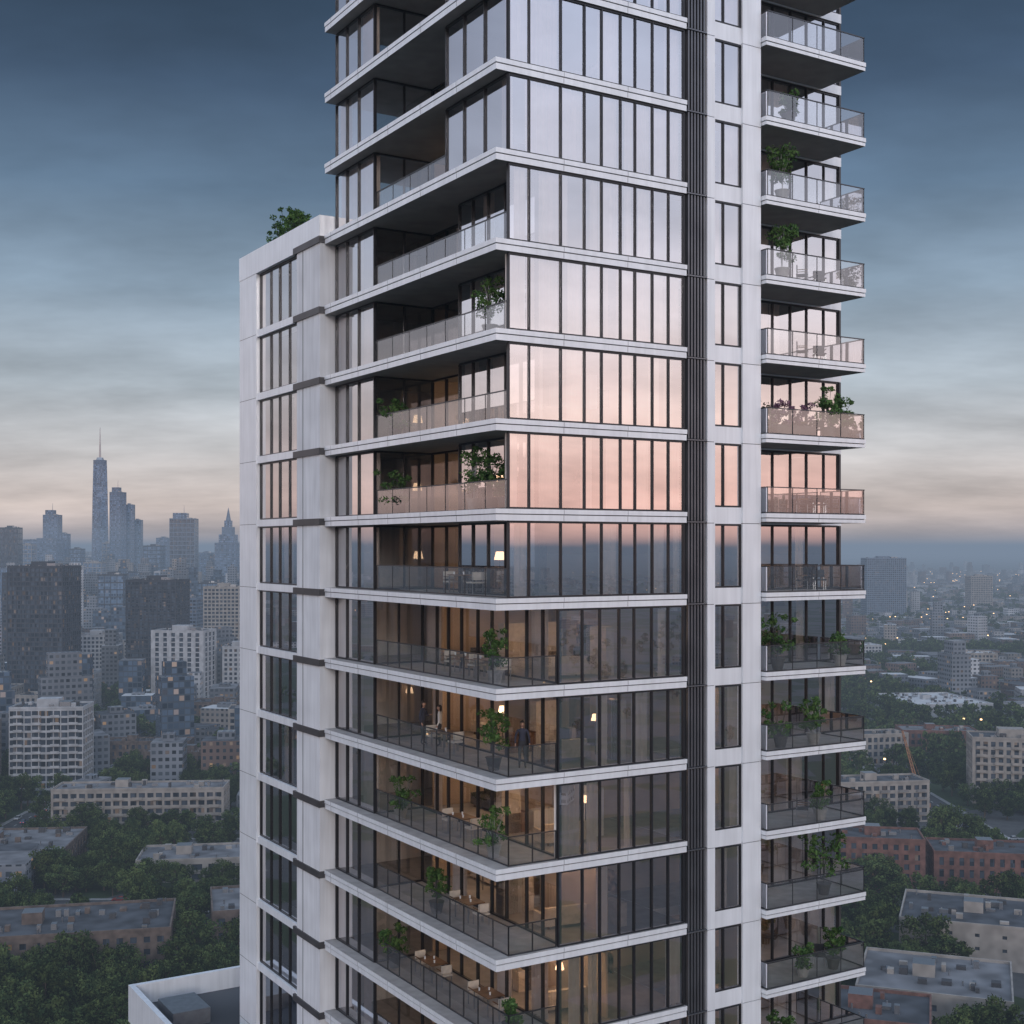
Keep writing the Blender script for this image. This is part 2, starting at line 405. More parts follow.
def tree_mesh(seed,n=36,leaf=.5,ncl=26,kind=0):
    rng=np.random.default_rng(seed)
    t=MB(['bark']); h=10+rng.uniform(-1,2)
    t.cyl(0,0,0,h*.3,.32,.22,'bark',8)
    cents=[];rads=[]
    t.beam((0,0,h*.28),(0,0,h*.75),.14,'bark',6)
    for i in range(ncl):
        a=rng.uniform(0,2*math.pi); zz_=rng.uniform(.26,.95)
        prof=math.sin(math.pi*min(1,max(0,(zz_-.12)/.93)))**.6
        if kind==1: prof*=.6
        r=rng.uniform(.3,1)*4.4*prof
        c=(r*math.cos(a),r*math.sin(a),zz_*h); cents.append(c); rads.append(rng.uniform(1.0,1.9)*(.75 if kind else 1))
        if i%3==0: t.beam((0,0,h*rng.uniform(.25,.5)),c,.07,'bark',5)
    return mesh_from('tree_mesh',leaf_cloud(cents,rads,n,leaf,rng),t,('leaf','bark'))
TREES=[tree_mesh(s,80,.38,32,kind=(1 if s==3 else 0)) for s in range(6)]
FAR=[tree_mesh(20+s,12,1.05,15) for s in range(4)]

# ------------------------------------------------------------------ city buildings
FOOT=[]
def building(name,cx,cy,w,d,h,rz=0,wall='beige',glass='gcity',fh=3.2,bay=3.2,pierw=.9,sp=1.3,roof='roofd',balc=False,extra=None):
    mb=MB(list(dict.fromkeys([wall,glass,roof,'groove','metal','offw','gtower'])))
    hw=w/2
    FOOT.append((cx,cy+d/2,0,w/2+3,d/2+3,rz))
    y0,y1=-d/2,d/2
    mb.box(-hw+.3,hw-.3,y0+.3,y1-.3,0,h-.2,glass,top=roof)
    nf=max(1,int(h/fh)); fh2=(h-.6)/nf
    for i in range(nf+1):
        z=i*fh2
        mb.box(-hw+.05,hw-.05,y0+.05,y1-.05,max(0,z-sp*.5),z+sp*.5 if i<nf else h-.1,wall,top=roof)
    def piers(L,fn):
        n=max(2,int(L/bay))
        for i in range(n+1): fn(-L/2+pierw/2+(L-pierw)*i/n)
    piers(w,lambda x:(mb.box(x-pierw/2,x+pierw/2,y0,y0+.32,0,h-.05,wall),mb.box(x-pierw/2,x+pierw/2,y1-.32,y1,0,h-.05,wall)))
    piers(d-.8,lambda y:(mb.box(-hw-.002,-hw+.32,y-pierw/2,y+pierw/2,0,h-.06,wall),mb.box(hw-.32,hw+.002,y-pierw/2,y+pierw/2,0,h-.06,wall)))
    pt=.35
    for (a,b,c,e) in ((-hw-.05,hw+.05,y0-.05,y0+pt),(-hw-.05,hw+.05,y1-pt,y1+.05),(-hw-.05,-hw+pt,y0+pt,y1-pt),(hw-pt,hw+.05,y0+pt,y1-pt)):
        mb.box(a,b,c,e,h-.08,h+.75,wall)
    mb.box(-hw+pt,hw-pt,y0+pt,y1-pt,h-.1,h+.05,roof)
    rnd=random.Random(int(cx*7+cy))
    for _ in range(max(4,int(w*d/60))):
        a=rnd.uniform(-hw+2,hw-4); b=rnd.uniform(y0+2,y1-4); s_=rnd.uniform(.8,2.4)
        mb.box(a,a+s_,b,b+rnd.uniform(.8,2.5),h+.05,h+rnd.uniform(.7,1.9),rnd.choice(['metal',wall,'groove']))
    for _ in range(5):
        a=rnd.uniform(-hw+1,hw-1); b=rnd.uniform(y0+1,y1-1); mb.cyl(a,b,h+.05,h+1.3,.2,.2,'metal',8)
    if w*d>500 and h<30: mb.box(-hw*.3,-hw*.3+5,-2,3,h+.05,h+3,wall,top='metal')
    if h>24: mb.box(-hw*.35,hw*.25,-d*.2,d*.2,h+.05,h+3.6,wall); mb.box(hw*.3,hw*.6,-d*.3,d*.1,h+.05,h+2.4,'metal')
    if balc:
        n=max(2,int(w/7))
        for i in range(1,nf):
            for j in range(n):
                x=-hw+(j+.5)*w/n
                mb.box(x-1.9,x+1.9,y0-1.2,y0-.01,i*fh2-.15,i*fh2+.02,wall)
                mb.box(x-1.9,x+1.9,y0-1.22,y0-1.14,i*fh2+.02,i*fh2+1.0,wall if balc==2 else 'metal')
    if extra: extra(mb,hw,y0,y1,h)
    return mb.obj(name,None,(cx,cy+d/2,0),rz)
B=building
B('brick_apartment_block',-118,324,58,28,13,R(12),'brickb','gcity2',bay=3.4,pierw=1.7,sp=1.6)
B('brick_apartment_block',-66,352,36,26,12,R(14),'brickb','gcity2',bay=3.4,pierw=1.7,sp=1.6,roof='roofg')
B('commercial_building',-174,430,46,36,9,R(6),'brickb','gcity',bay=5,pierw=2,roof='roofg')
B('commercial_building',-108,428,34,22,7,R(8),'beige','gcity',bay=5,pierw=2,roof='roofg')
B('long_apartment_building',-146,505,66,16,16,R(4),'beige','gcity2',pierw=.9,balc=2,roof='roofg')
B('brick_apartment_block',-100,560,30,16,15,R(4),'beige','gcity2',pierw=1.6)
B('apartment_building',-207,575,32,20,39,R(5),'offw','gcity2',pierw=.4,sp=1.0,balc=2)
B('apartment_building',-240,562,24,20,33,R(5),'beige','gcity2',pierw=1.6,balc=1)
B('townhouse_row',-150,620,52,14,12,R(-4),'brickb','gcity2',pierw=1.6,roof='roofg')
B('townhouse_row',-190,662,50,14,11,R(3),'brickb','gcity2',pierw=1.6)
B('office_building',-135,690,34,22,24,R(8),'beige','gcity2',pierw=1.2)
B('concrete_apartment_tower',-223,872,37,24,54,R(-8),'offw','gcity',bay=6,pierw=3.0,sp=.8)
B('dark_office_tower',-264,955,38,30,86,R(-6),'darkc','gcity2',pierw=.5,sp=.9)
B('dark_office_tower',-329,900,40,30,97,R(-6),'darkc','gcity2',pierw=.5,sp=.9)
B('office_building',-325,1010,32,24,42,R(5),'offw','gcity2',pierw=1)
B('office_building',-345,830,48,26,20,R(3),'beige','gcity2',pierw=1)
B('office_building',-290,850,30,22,28,R(3),'offw','gcity2',pierw=1.2)
B('apartment_building',-250,1120,34,26,76,R(5),'beige','gcity2',pierw=1)
B('apartment_building',-190,890,18,18,42,R(5),'offw','gcity2',pierw=1.4)
B('apartment_building',-300,1180,30,26,64,R(-5),'bluec','gcity2',pierw=.6)
B('apartment_building',-420,1120,40,26,88,R(5),'darkc','gcity2',pierw=.8)
B('office_building',-275,770,40,20,22,R(-6),'beige','gcity2',pierw=1.4)
B('office_building',-175,780,36,20,17,R(4),'brickb','gcity2',pierw=1.4)
B('office_building',-240,720,36,18,14,R(4),'offw','gcity2',pierw=1.4,roof='roofw')
B('brick_commercial_building',76,268,26,20,12,R(-18),'brick','gcity2',bay=4,pierw=2)
B('warehouse',100,292,34,30,9,R(-20),'beige','gcity',bay=6,pierw=4.4,sp=2.8,roof='roofg')
B('beige_commercial_building',130,338,46,30,11,R(-20),'beige','gcity',bay=7,pierw=5.6,sp=2.6,roof='roofd')
B('brick_row_building',120,418,28,18,16,R(-10),'brick','gcity2',pierw=1.7,roof='roofd')
B('brick_row_building',158,414,42,20,12,R(-10),'brick','gcity2',pierw=1.7,roof='roofd')
B('apartment_building',148,520,38,16,16,R(8),'beige','gcity2',pierw=1.1,balc=1)
B('beige_apartment_building',218,556,36,20,28,R(-12),'beige','gcity2',pierw=1.3,balc=2)
B('white_roof_warehouse',284,845,52,66,8,R(8),'offw','gcity',bay=8,pierw=6,sp=3,roof='roofw')
B('apartment_building',186,660,30,16,15,R(12),'beige','gcity2',pierw=1.2)
B('school_building',232,700,40,22,11,R(-6),'brick','gcity2',pierw=1.4,roof='roofg')
B('slab_apartment_tower',575,2000,64,24,94,R(8),'bluec','gcity2',pierw=1)
B('apartment_building',830,2300,40,24,60,R(8),'beige','gcity2',pierw=1)
B('office_building',330,1250,50,30,16,R(8),'offw','gcity2',pierw=1,roof='roofw')
B('office_building',420,1180,44,30,14,R(-8),'beige','gcity2',pierw=1,roof='roofw')
sk=MB(['gtower','bluec','metal'])
sk.box(-19,19,-19,19,0,50,'gtower')
def octa(h,c): return [(h-c,-h),(h,-h+c),(h,h-c),(h-c,h),(-h+c,h),(-h,h-c),(-h,-h+c),(-h+c,-h)]
prof=[(50,18.8,.5),(140,17.8,3),(230,16.6,6.5),(303,15,8.3)]
for (za,ha,ca),(zb_,hb,cb2) in zip(prof[:-1],prof[1:]):
    a=octa(ha,ca); b=octa(hb,cb2)
    for i in range(8):
        j=(i+1)%8; w_=math.dist(a[i],a[j])
        sk.quad((*a[i],za),(*a[j],za),(*b[j],zb_),(*b[i],zb_),'gtower',((i*40,za),(i*40+w_,za),(i*40+w_,zb_),(i*40,zb_)))
sk.cyl(0,0,303,314,15,15,'bluec',8); sk.cyl(0,0,314,320,9,7,'metal',12); sk.cyl(0,0,320,352,2.4,1.7,'metal',8); sk.cyl(0,0,352,390,1.5,.6,'metal',8)
sk.obj('glass_skyscraper_with_spire',None,(-957,3020,0),R(20)); FOOT.append((-957,3020,0,24,24,0))
def deco(mb,hw,y0,y1,h):
    for i,(s_,a,b) in enumerate(((.7,0,16),(.48,16,30),(.3,30,42))): mb.box(-hw*s_,hw*s_,y0*s_,y1*s_,h+a,h+b,mb.names[0 if i%2 else 1])
    mb.cyl(0,0,h+42,h+66,hw*.25,.3,mb.names[0],8)
def step(mb,hw,y0,y1,h): mb.box(-hw*.8,hw*.3,y0*.6,y1*.6,h,h+11,'gtower'); mb.cyl(0,0,h+11,h+26,.7,.3,'metal',6)
def tower_far(name,brg,d,w,h,wall='bluec',glass='gtower',extra=None,**k):
    kw=dict(fh=8,bay=7,pierw=.8,sp=1.2); kw.update(k)
    return B(name,brg*d,d,w,min(45,w),h,R(random.uniform(-12,12)),wall,glass,extra=extra,**kw)
T_=tower_far
T_('skyscraper',-.3045,2800,26,230,extra=step); T_('skyscraper',-.2954,2860,22,205)
T_('skyscraper',-.289,2900,20,172,'bluec'); T_('skyscraper',-.277,2500,34,114,'darkc')
T_('skyscraper',-.2546,2400,46,164,'bluec','gcity2',extra=step)
T_('art_deco_skyscraper',-.22,2400,40,119,'bluec',extra=deco)
T_('skyscraper',-.388,2000,28,141,'darkc','gcity2'); T_('skyscraper',-.3554,2800,32,181,extra=step)
T_('skyscraper',-.363,2700,70,127); T_('skyscraper',-.3454,2800,19,140); T_('skyscraper',-.336,2600,24,108,'darkc')
T_('skyscraper',-.3123,2900,20,121,'beige'); T_('skyscraper',-.409,2300,35,195); T_('skyscraper',-.269,2900,27,132)
T_('skyscraper',-.236,2700,29,100); T_('skyscraper',-.374,2500,23,116,'beige'); T_('skyscraper',-.323,2300,32,84,'beige')
T_('skyscraper',-.3015,2100,36,71,'darkc'); T_('skyscraper',-.267,1900,38,75,'offw'); T_('skyscraper',-.236,1700,29,64,'darkc')
T_('skyscraper',-.212,2500,23,95); T_('skyscraper',-.44,2600,44,166,'beige'); T_('skyscraper',-.345,1700,34,80,'bluec'); T_('skyscraper',-.285,1500,32,66,'beige'); T_('skyscraper',-.31,1550,30,78,'darkc'); T_('skyscraper',-.385,1600,36,84,'bluec')

GR={}
def reg(x,y,hw,hd,rz):
    r=math.hypot(hw,hd)
    for gx in range(int((x-r)//40),int((x+r)//40)+1):
        for gy in range(int((y-r)//40),int((y+r)//40)+1): GR.setdefault((gx,gy),[]).append((x,y,hw,hd,rz))
for (cx,cy,_,hw,hd,rz) in FOOT: reg(cx,cy,hw,hd,rz)
def blocked(x,y,pad=0):
    for gx in (-1,0,1):
        for gy in (-1,0,1):
            for (cx,cy,hw,hd,rz) in GR.get((int(x//40)+gx,int(y//40)+gy),()):
                dx,dy=x-cx,y-cy; c,s_=math.cos(-rz),math.sin(-rz)
                if abs(dx*c-dy*s_)<hw+pad and abs(dx*s_+dy*c)<hd+pad: return True
    return False
ROADS=[((-420,400),(420,400),12),((-520,486),(520,486),10),((-197,250),(-197,1000),9),((182,250),(182,1000),10),((-600,800),(600,800),12),((-700,1080),(700,1080),13),((-60,250),(-60,1000),10),((-310,300),(-420,1400),10)]
def on_road(x,y,pad=2):
    for (a,b),(c,d),w in ROADS:
        L=math.dist((a,b),(c,d)); ux,uy=(c-a)/L,(d-b)/L
        t=(x-a)*ux+(y-b)*uy; s_=abs(-(x-a)*uy+(y-b)*ux)
        if 0<t<L and s_<w/2+pad: return True
    return False
far=MB(['f1','f2','f3','f4','f5','roofd','roofg','roofw'])
rnd=random.Random(3)
def farbox(x,y,w,d,h,m,rz):
    T=Matrix.Translation((x,y,0))@Matrix.Rotation(rz,4,'Z')
    far.box(-w/2,w/2,-d/2,d/2,0,h,m,top=rnd.choice(['roofd','roofd','roofg','roofg','roofw']),T=T,uo=rnd.randint(0,400)*3)
    if h>12 and rnd.random()<.8: far.box(-w*.2,w*.15,-d*.2,d*.2,h,h+rnd.uniform(1.5,4),'f2',T=T)
    if h>30 and rnd.random()<.5: far.box(-w*.35,w*.3,-d*.35,d*.3,h,h+rnd.uniform(5,14),m,T=T)
    if h<=13 and rnd.random()<.5: far.box(w/2,w/2+d*.7,-d*.3,d*.45,0,h*rnd.uniform(.6,.95),m,top='roofd',T=T)
def put(r,az):
    x,y=r*math.sin(az),r*math.cos(az)
    if on_road(x,y,9): return
    den=mnoise.noise(Vector((x/260,y/260,0)))
    if r<1500 and az>0 and den>-.1: return
    if r<1300 and az<0 and den>.3: return
    w=rnd.uniform(12,30); d=rnd.uniform(10,20)
    if blocked(x,y,max(w,d)/2): return
    if -.6<az<-.1 and r>600:
        h=rnd.choice([8,11,14,18,22,28,36,42]) if r<1600 else rnd.choice([14,20,30,40,55,70,85])
        m=rnd.choice(['f1','f2','f4','f5','f3','f2','f5'])
        if h>30 and m=='f3': m='f2'
    else:
        h=rnd.choice([6,7,8,9,11,13]) if rnd.random()<.94 else rnd.uniform(20,42)
        m=rnd.choice(['f1','f2','f3','f4','f3','f2'])
    farbox(x,y,w,d,h,m,rnd.choice([.12,.12,-.2,.5])+rnd.choice([0,math.pi/2]))
    reg(x,y,w/2+1,d/2+1,0)
for i in range(6000): put(math.sqrt(rnd.uniform(430**2,1900**2)),rnd.uniform(-.6,-.1))
for i in range(2500): put(math.sqrt(rnd.uniform(430**2,1900**2)),rnd.uniform(.15,.6))
for i in range(15000): put(math.sqrt(rnd.uniform(1500**2,6500**2)),rnd.choice([-1,1])*rnd.uniform(.1,.6))
for i in range(5000): put(math.sqrt(rnd.uniform(430**2,5000**2)),rnd.uniform(-math.pi,math.pi))
far.obj('distant_city_buildings')
sl_=MB(['slamp','groove'])
for i in range(3200):
    az=rnd.choice([-1,1])*rnd.uniform(.1,.6) if i%4 else rnd.uniform(-3.14,3.14); r=math.sqrt(rnd.uniform(600**2,6000**2)); x,y=r*math.sin(az),r*math.cos(az)
    if blocked(x,y,1): continue
    s_=.3+r/5600
    sl_.box(x-.12,x+.12,y-.12,y+.12,0,9,'groove'); sl_.box(x-s_,x+s_,y-s_,y+s_,9,9.5+s_*.5,'slamp')
sl_.obj('distant_street_lamps')

cnt=0
for i in range(9000):
    side=-1 if rnd.random()<.6 else 1
    y=math.sqrt(rnd.uniform(262**2,640**2)); x=(rnd.uniform(-.5,-.12) if side<0 else rnd.uniform(.19,.5))*y
    if blocked(x,y,1.5) or on_road(x,y,3.5): continue
    dn=mnoise.noise(Vector((x/55,y/55,3)))
    if dn<(-.12 if side<0 else -.08): continue
    o=bpy.data.objects.new('tree',rnd.choice(TREES)); COL.objects.link(o)
    s_=rnd.uniform(.65,1.35); o.location=(x,y,0); o.scale=(s_*rnd.uniform(.9,1.15),s_*rnd.uniform(.9,1.15),s_*rnd.uniform(.85,1.1)); o.rotation_euler=(0,0,rnd.uniform(0,6.28))
    reg(x,y,2.0,2.0,0)
    cnt+=1
    if cnt>900: break
for t in range(4):
    V=[];F=[]
    for i in range(8000):
        r=math.sqrt(rnd.uniform(600**2,3800**2)) if i%3 else math.sqrt(rnd.uniform(600**2,1500**2)); az=rnd.uniform(-.6,.6) if rnd.random()<.85 else rnd.uniform(-3.14,3.14)
        x,y=r*math.sin(az),r*math.cos(az)
        dn=mnoise.noise(Vector((x/180,y/180,7)))
        if r>640 and az>.1 and r<1600:
            if mnoise.noise(Vector((x/260,y/260,0)))<-.1 and dn<0: continue
        elif dn<.0 and i%4: continue
        if r<1900 and (blocked(x,y,1) or on_road(x,y,3)): continue
        s_=rnd.uniform(.7,1.3); a=rnd.uniform(0,6.28)
        i0=len(V)
        for q in range(4):
            V.append((x+s_*.7071*math.cos(a+q*math.pi/2),y+s_*.7071*math.sin(a+q*math.pi/2),0))
        F.append((i0,i0+1,i0+2,i0+3))
    me=bpy.data.meshes.new('distant_trees'); me.from_pydata(V,[],F); me.update()
    p=bpy.data.objects.new('distant_trees',me); COL.objects.link(p)
    p.instance_type='FACES'; p.use_instance_faces_scale=True; p.show_instancer_for_render=False; p.show_instancer_for_viewport=False
    c=bpy.data.objects.new('tree_crowns',FAR[t]); COL.objects.link(c); c.parent=p

# ground
gm,nt,o=newmat('city_ground')
geo=nt.nodes.new('ShaderNodeNewGeometry'); P=geo.outputs['Position']
vo=nt.nodes.new('ShaderNodeTexVoronoi'); vo.inputs['Scale'].default_value=1/34; nt.links.new(P,vo.inputs['Vector'])
sc=nt.nodes.new('ShaderNodeSeparateColor'); nt.links.new(vo.outputs['Color'],sc.inputs[0])
n1=noisen(nt,P,1/120,3); n2=noisen(nt,P,.25,4)
grass=mixc(nt,n2,(.022,.035,.016),(.05,.068,.028)); pav=mixc(nt,n2,(.05,.05,.053),(.12,.118,.115))
f=mth(nt,'GREATER_THAN',mth(nt,'ADD',mth(nt,'MULTIPLY',sc.outputs[0],.35),n1),.66)
base=mixc(nt,f,grass,pav)
b=nt.nodes.new('ShaderNodeBsdfPrincipled'); b.inputs['Roughness'].default_value=.9
b.inputs['Specular IOR Level'].default_value=.2
nt.links.new(base,b.inputs['Base Color']); nt.links.new(b.outputs[0],o.inputs[0])
M['ground']=gm
g=MB(['ground']); g.quad((-30000,-30000,0),(30000,-30000,0),(30000,30000,0),(-30000,30000,0),'ground'); g.obj('ground')
for ri,((a,b_),(c,d),w) in enumerate(ROADS):
    L=math.dist((a,b_),(c,d)); rz=math.atan2(d-b_,c-a)
    ro=MB(['asphalt','paint','kerb','pave'])
    zo=.02+.006*ri
    ro.quad((0,-w/2,zo),(L,-w/2,zo),(L,w/2,zo),(0,w/2,zo),'asphalt')
    for s_ in (-1,1):
        y0,y1=sorted((s_*w/2,s_*(w/2+.25))); ro.box(0,L,y0,y1,0,.14,'kerb')
        y0,y1=sorted((s_*(w/2+.25),s_*(w/2+1.8))); ro.box(0,L,y0,y1,0,.135,'pave')
    x=0
    while x<L-4:
        ro.quad((x,-.1,zo+.01),(x+3,-.1,zo+.01),(x+3,.1,zo+.01),(x,.1,zo+.01),'paint'); x+=8
    ro.obj('road',None,(a,b_,0),rz)
def car_mesh(col,i):
    M['car%d'%i]=simple('car_paint_%d'%i,col,.3,.2,ns=2,amt=.05)
    if 'tyre' not in M:
        M['tyre']=simple('tyre_rubber',(.03,.03,.03),.8); M['carglass']=simple('car_glass',(.03,.035,.04),.1); M['tail']=emis('tail_lamp',(1,.1,.05),1.5,False)
    c=MB(['car%d'%i,'carglass','tyre','tail'])
    def hull(pts,w,m,w2=None):
        w2=w2 or w
        for s_ in (-1,1):
            idx=len(c.v); c.v+=[(x,s_*(w if z<.9 else w2),z) for x,z in pts]; c.f.append(tuple(range(idx,idx+len(pts)))); c.m.append(c.ix[m]); c.uv+=[(0,0)]*len(pts)
        n=len(pts)
        for k in range(n):
            (x,z),(X,Z)=pts[k],pts[(k+1)%n]; a=w if z<.9 else w2; b2=w if Z<.9 else w2
            c.quad((x,-a,z),(X,-b2,Z),(X,b2,Z),(x,a,z),m)
    hull([(-2.2,.35),(2.2,.35),(2.25,.62),(1.9,.8),(1.1,.88),(-1.9,.88),(-2.2,.75)],.88,'car%d'%i)
    hull([(1.05,.885),(.35,1.36),(-1.1,1.4),(-1.75,.885)],.8,'carglass',.62)
    hull([(.3,1.365),(.2,1.43),(-1.0,1.45),(-1.1,1.405)],.62,'car%d'%i,.6)
    for x in (-1.35,1.35):
        for y in (-.8,.8):
            T=Matrix.Translation((x,y,.33))@Matrix.Rotation(math.pi/2,4,'X'); c.cyl(0,0,-.11,.11,.33,.33,'tyre',14,T)
    for y in (-.7,.45): c.box(-2.24,-2.18,y,y+.25,.6,.72,'tail')
    me_o=c.obj('car_proto%d'%i); me=me_o.data; bpy.data.objects.remove(me_o); return me
CARS=[car_mesh(cc,i) for i,cc in enumerate([(.6,.6,.6),(.05,.05,.06),(.3,.05,.04),(.12,.16,.25),(.35,.36,.37)])]
for (a,b_),(c,d),w in ROADS[:4]:
    L=math.dist((a,b_),(c,d)); ux,uy=(c-a)/L,(d-b_)/L
    for i in range(34):
        t=rnd.uniform(0,L); s_=rnd.choice([-1,1]); off=s_*(w/2-1.2) if rnd.random()<.7 else s_*w/5
        x,y=a+ux*t-uy*off,b_+uy*t+ux*off
        o=bpy.data.objects.new('parked_car',rnd.choice(CARS)); COL.objects.link(o); o.location=(x,y,.04)
        o.rotation_euler=(0,0,math.atan2(uy,ux)+(math.pi if s_>0 else 0))
M['cranep']=simple('crane_paint',(.4,.2,.11),.5)
cr=MB(['cranep','tyre','carglass'])
p0=Vector((0,0,2)); p1=Vector((-8.5,0,33)); dv=(p1-p0); n_=18
offs=[Vector((.6,.6,.25)),Vector((.6,-.6,.25)),Vector((-.6,-.6,-.25)),Vector((-.6,.6,-.25))]
for q in offs: cr.beam(p0+q,p1+q*.4,.13,'cranep')
for i in range(n_):
    a=p0+dv*i/n_; b_=p0+dv*(i+1)/n_
    for j in range(4): cr.beam(a+offs[j]*(1-.6*i/n_),b_+offs[(j+1)%4]*(1-.6*(i+1)/n_),.07,'cranep')
cr.box(-2,3,-1.6,1.6,1.0,2.6,'cranep'); cr.box(-2.2,-.6,-1.5,-.3,2.6,4.0,'carglass')
cr.box(-3,3,-2.2,-1.4,0,1,'tyre'); cr.box(-3,3,1.4,2.2,0,1,'tyre'); cr.beam((2.6,0,2.6),(1.5,0,7),.15,'cranep'); cr.beam((1.5,0,7),p1,.05,'cranep')
cr.beam(p1,(-8.5,0,9),.05,'tyre'); cr.obj('crawler_crane',None,(173,548,0),0)

# ------------------------------------------------------------------ potted plants
def plant(u,v,z,h=1.5,w=.5,kind='tree',pot='pot',seed=0,name='potted_plant'):
    rng=np.random.default_rng(seed+100)
    t=MB(['pot','potd','bark']); ph=.45
    if kind=='box': t.box(-w,w,-.2,.2,0,ph,pot)
    else: t.cyl(0,0,0,ph,.2,.3,pot,14); t.cyl(0,0,ph,ph+.03,.32,.32,pot,14)
    cents=[];rads=[]
    if kind=='tree':
        for i in range(3): t.beam((0,0,ph),(rng.uniform(-.12,.12),rng.uniform(-.12,.12),h*.75),.018,'bark',5)
        for i in range(24):
            zz_=rng.uniform(.36,1); a=rng.uniform(0,6.28); r=rng.uniform(.1,1)*w*(1.1-.5*abs(zz_-.6))
            cents.append((r*math.cos(a),r*math.sin(a),h*zz_)); rads.append(rng.uniform(.1,.22)*(h/1.6))
            if i%2==0: t.beam((0,0,h*.45),cents[-1],.01,'bark',4)
    elif kind=='box':
        for i in range(int(20*w)+6): cents.append((rng.uniform(-w,w),rng.uniform(-.15,.15),ph+rng.uniform(.05,h-ph))); rads.append(rng.uniform(.12,.22))
    else:
        for i in range(22):
            a=rng.uniform(0,6.28); r=rng.uniform(0,1)*w; cents.append((r*math.cos(a),r*math.sin(a),ph+rng.uniform(.05,h-ph)))
            rads.append(rng.uniform(.12,.24)); t.beam((0,0,ph),cents[-1],.01,'bark',4)
    lv=leaf_cloud(cents,rads,44,.075,rng)
    me=mesh_from('plant',lv,t,('leafp' if seed not in (29,12) else 'flower',pot))
    o=bpy.data.objects.new(name,me); COL.objects.link(o); o.location=W(u,v,z); o.rotation_euler=(0,0,A+(0 if kind=='box' else rng.uniform(0,6)))
pl=[(1.0,2.1,2,2.2,.62,'tree','pot'),(1.1,10.2,1,1.75,.85,'bush','potd'),(1.1,9.9,0,1.8,.95,'bush','potd'),(1.0,3.3,0,2.5,.65,'tree','pot'),(1.05,2.1,0,2.2,.5,'tree','potd'),
    (.98,1.7,-2,1.95,.5,'tree','pot'),(.98,1.8,-3,2.1,.55,'tree','potd'),(1.05,9.6,-4,1.7,.8,'bush','pot'),(.98,1.8,-4,1.8,.7,'bush','pot'),(1.2,1.0,-6,1.3,.45,'bush','potd'),
    (13.8,.2,4,2.3,.55,'tree','pot'),(13.8,.2,3,2.4,.6,'tree','pot'),(14.4,.15,1,1.35,1.1,'box','potd'),(16.4,.2,1,2.1,.55,'tree','potd'),(17.3,.3,1,1.7,.45,'tree','potd'),
    (13.6,.25,-2,2.2,.8,'tree','potd'),(13.8,.3,-3,1.8,.85,'bush','potd'),(15.6,.25,-3,1.9,.5,'tree','pot'),(16.3,.35,-5,2.6,1.0,'tree','potd'),(16.0,.25,-4,1.6,.55,'bush','pot'),(15,.25,-6,1.4,.6,'bush','pot'),
    (1.05,6.4,-5,1.8,.5,'tree','potd'),(1.05,10.2,-6,1.8,.55,'tree','potd'),(14.2,.25,5,1.4,.4,'bush','potd'),
    (1.3,1.5,0,1.6,.3,'tree','potd'),(17.2,.3,-2,1.3,.4,'bush','pot'),(16.8,.3,-6,1.7,.5,'tree','potd'),(13.6,.25,-7,1.8,.6,'tree','potd')]
for i,(u,v,k,h,w,kd,pt) in enumerate(pl): plant(u,v,zt(k),h,w,kd,pt,i)
for j,(u,v,h) in enumerate(((.9,21.4,1.9),(.7,20.5,1.6),(.8,22.5,1.6),(.8,19.8,1.3))): plant(u,v,zw-.1,h,.7,'bush','potd',41+j,'rooftop_shrub')

# ------------------------------------------------------------------ furniture
def chair(u,v,z,rot,m='darkfab',name='terrace_chair'):
    c=MB(['darkfab','cream','metal','wood'])
    for x in (-.22,.22):
        for y in (-.22,.22): c.box(x-.015,x+.015,y-.015,y+.015,0,.42 if y<0 else .85,'metal')
    c.box(-.25,.25,-.25,.25,.42,.48,m); c.box(-.24,.24,.19,.235,.55,.86,m)
    for x in (-.25,.22): c.box(x,x+.03,-.22,.2,.64,.67,'wood')
    c.obj(name,None,W(u,v,z),A+rot)
def table(u,v,z,name='terrace_table'):
    c=MB(['wood','metal','white'])
    c.box(-.6,.6,-.38,.38,.71,.75,'wood')
    for x in (-.52,.5):
        for y in (-.32,.3): c.box(x,x+.04,y,y+.04,0,.71,'metal')
    for x,y in ((-.3,.1),(.2,-.15),(.35,.2)): c.cyl(x,y,.751,.86,.03,.04,'white',8)
    c.obj(name,None,W(u,v,z),A+1.57)
def sofa(u,v,z,rot=0,m='cream'):
    c=MB(['cream','darkfab','wood'])
    c.box(-.9,.9,-.4,.4,.12,.42,m); c.box(-.9,.9,.22,.42,.42,.82,m)
    for x in (-1.02,.9): c.box(x,x+.12,-.4,.42,.12,.6,m)
    for x in (-.8,.7):
        for y in (-.35,.3): c.box(x,x+.06,y,y+.06,0,.12,'wood')
    c.box(-.85,-.02,-.36,.2,.42,.52,m); c.box(.02,.85,-.36,.2,.42,.52,m)
    c.obj('sofa',None,W(u,v,z),A+rot)
for k,v in ((-2,5.4),(-2,3.4),(-3,7.0),(-5,5),(-4,5.6),(-1,5.5),(-6,8),(-6,3.5)):
    table(1.75,v,zt(k)); chair(1.75,v-.95,zt(k),math.pi,'cream'); chair(1.75,v+.95,zt(k),0,'cream')
for k in (-2,-3,-4,-5,-6,4,1): sofa(5.3,9.4,zt(k),-1.57,'cream' if k%2 else 'darkfab'); sofa(4.4,2.4,zt(k),3.0,'cream')
for k in (0,1,3,-1,-4,-6,2):
    chair(15.4,.7,zt(k),.8); chair(16.6,.9,zt(k),-.6)
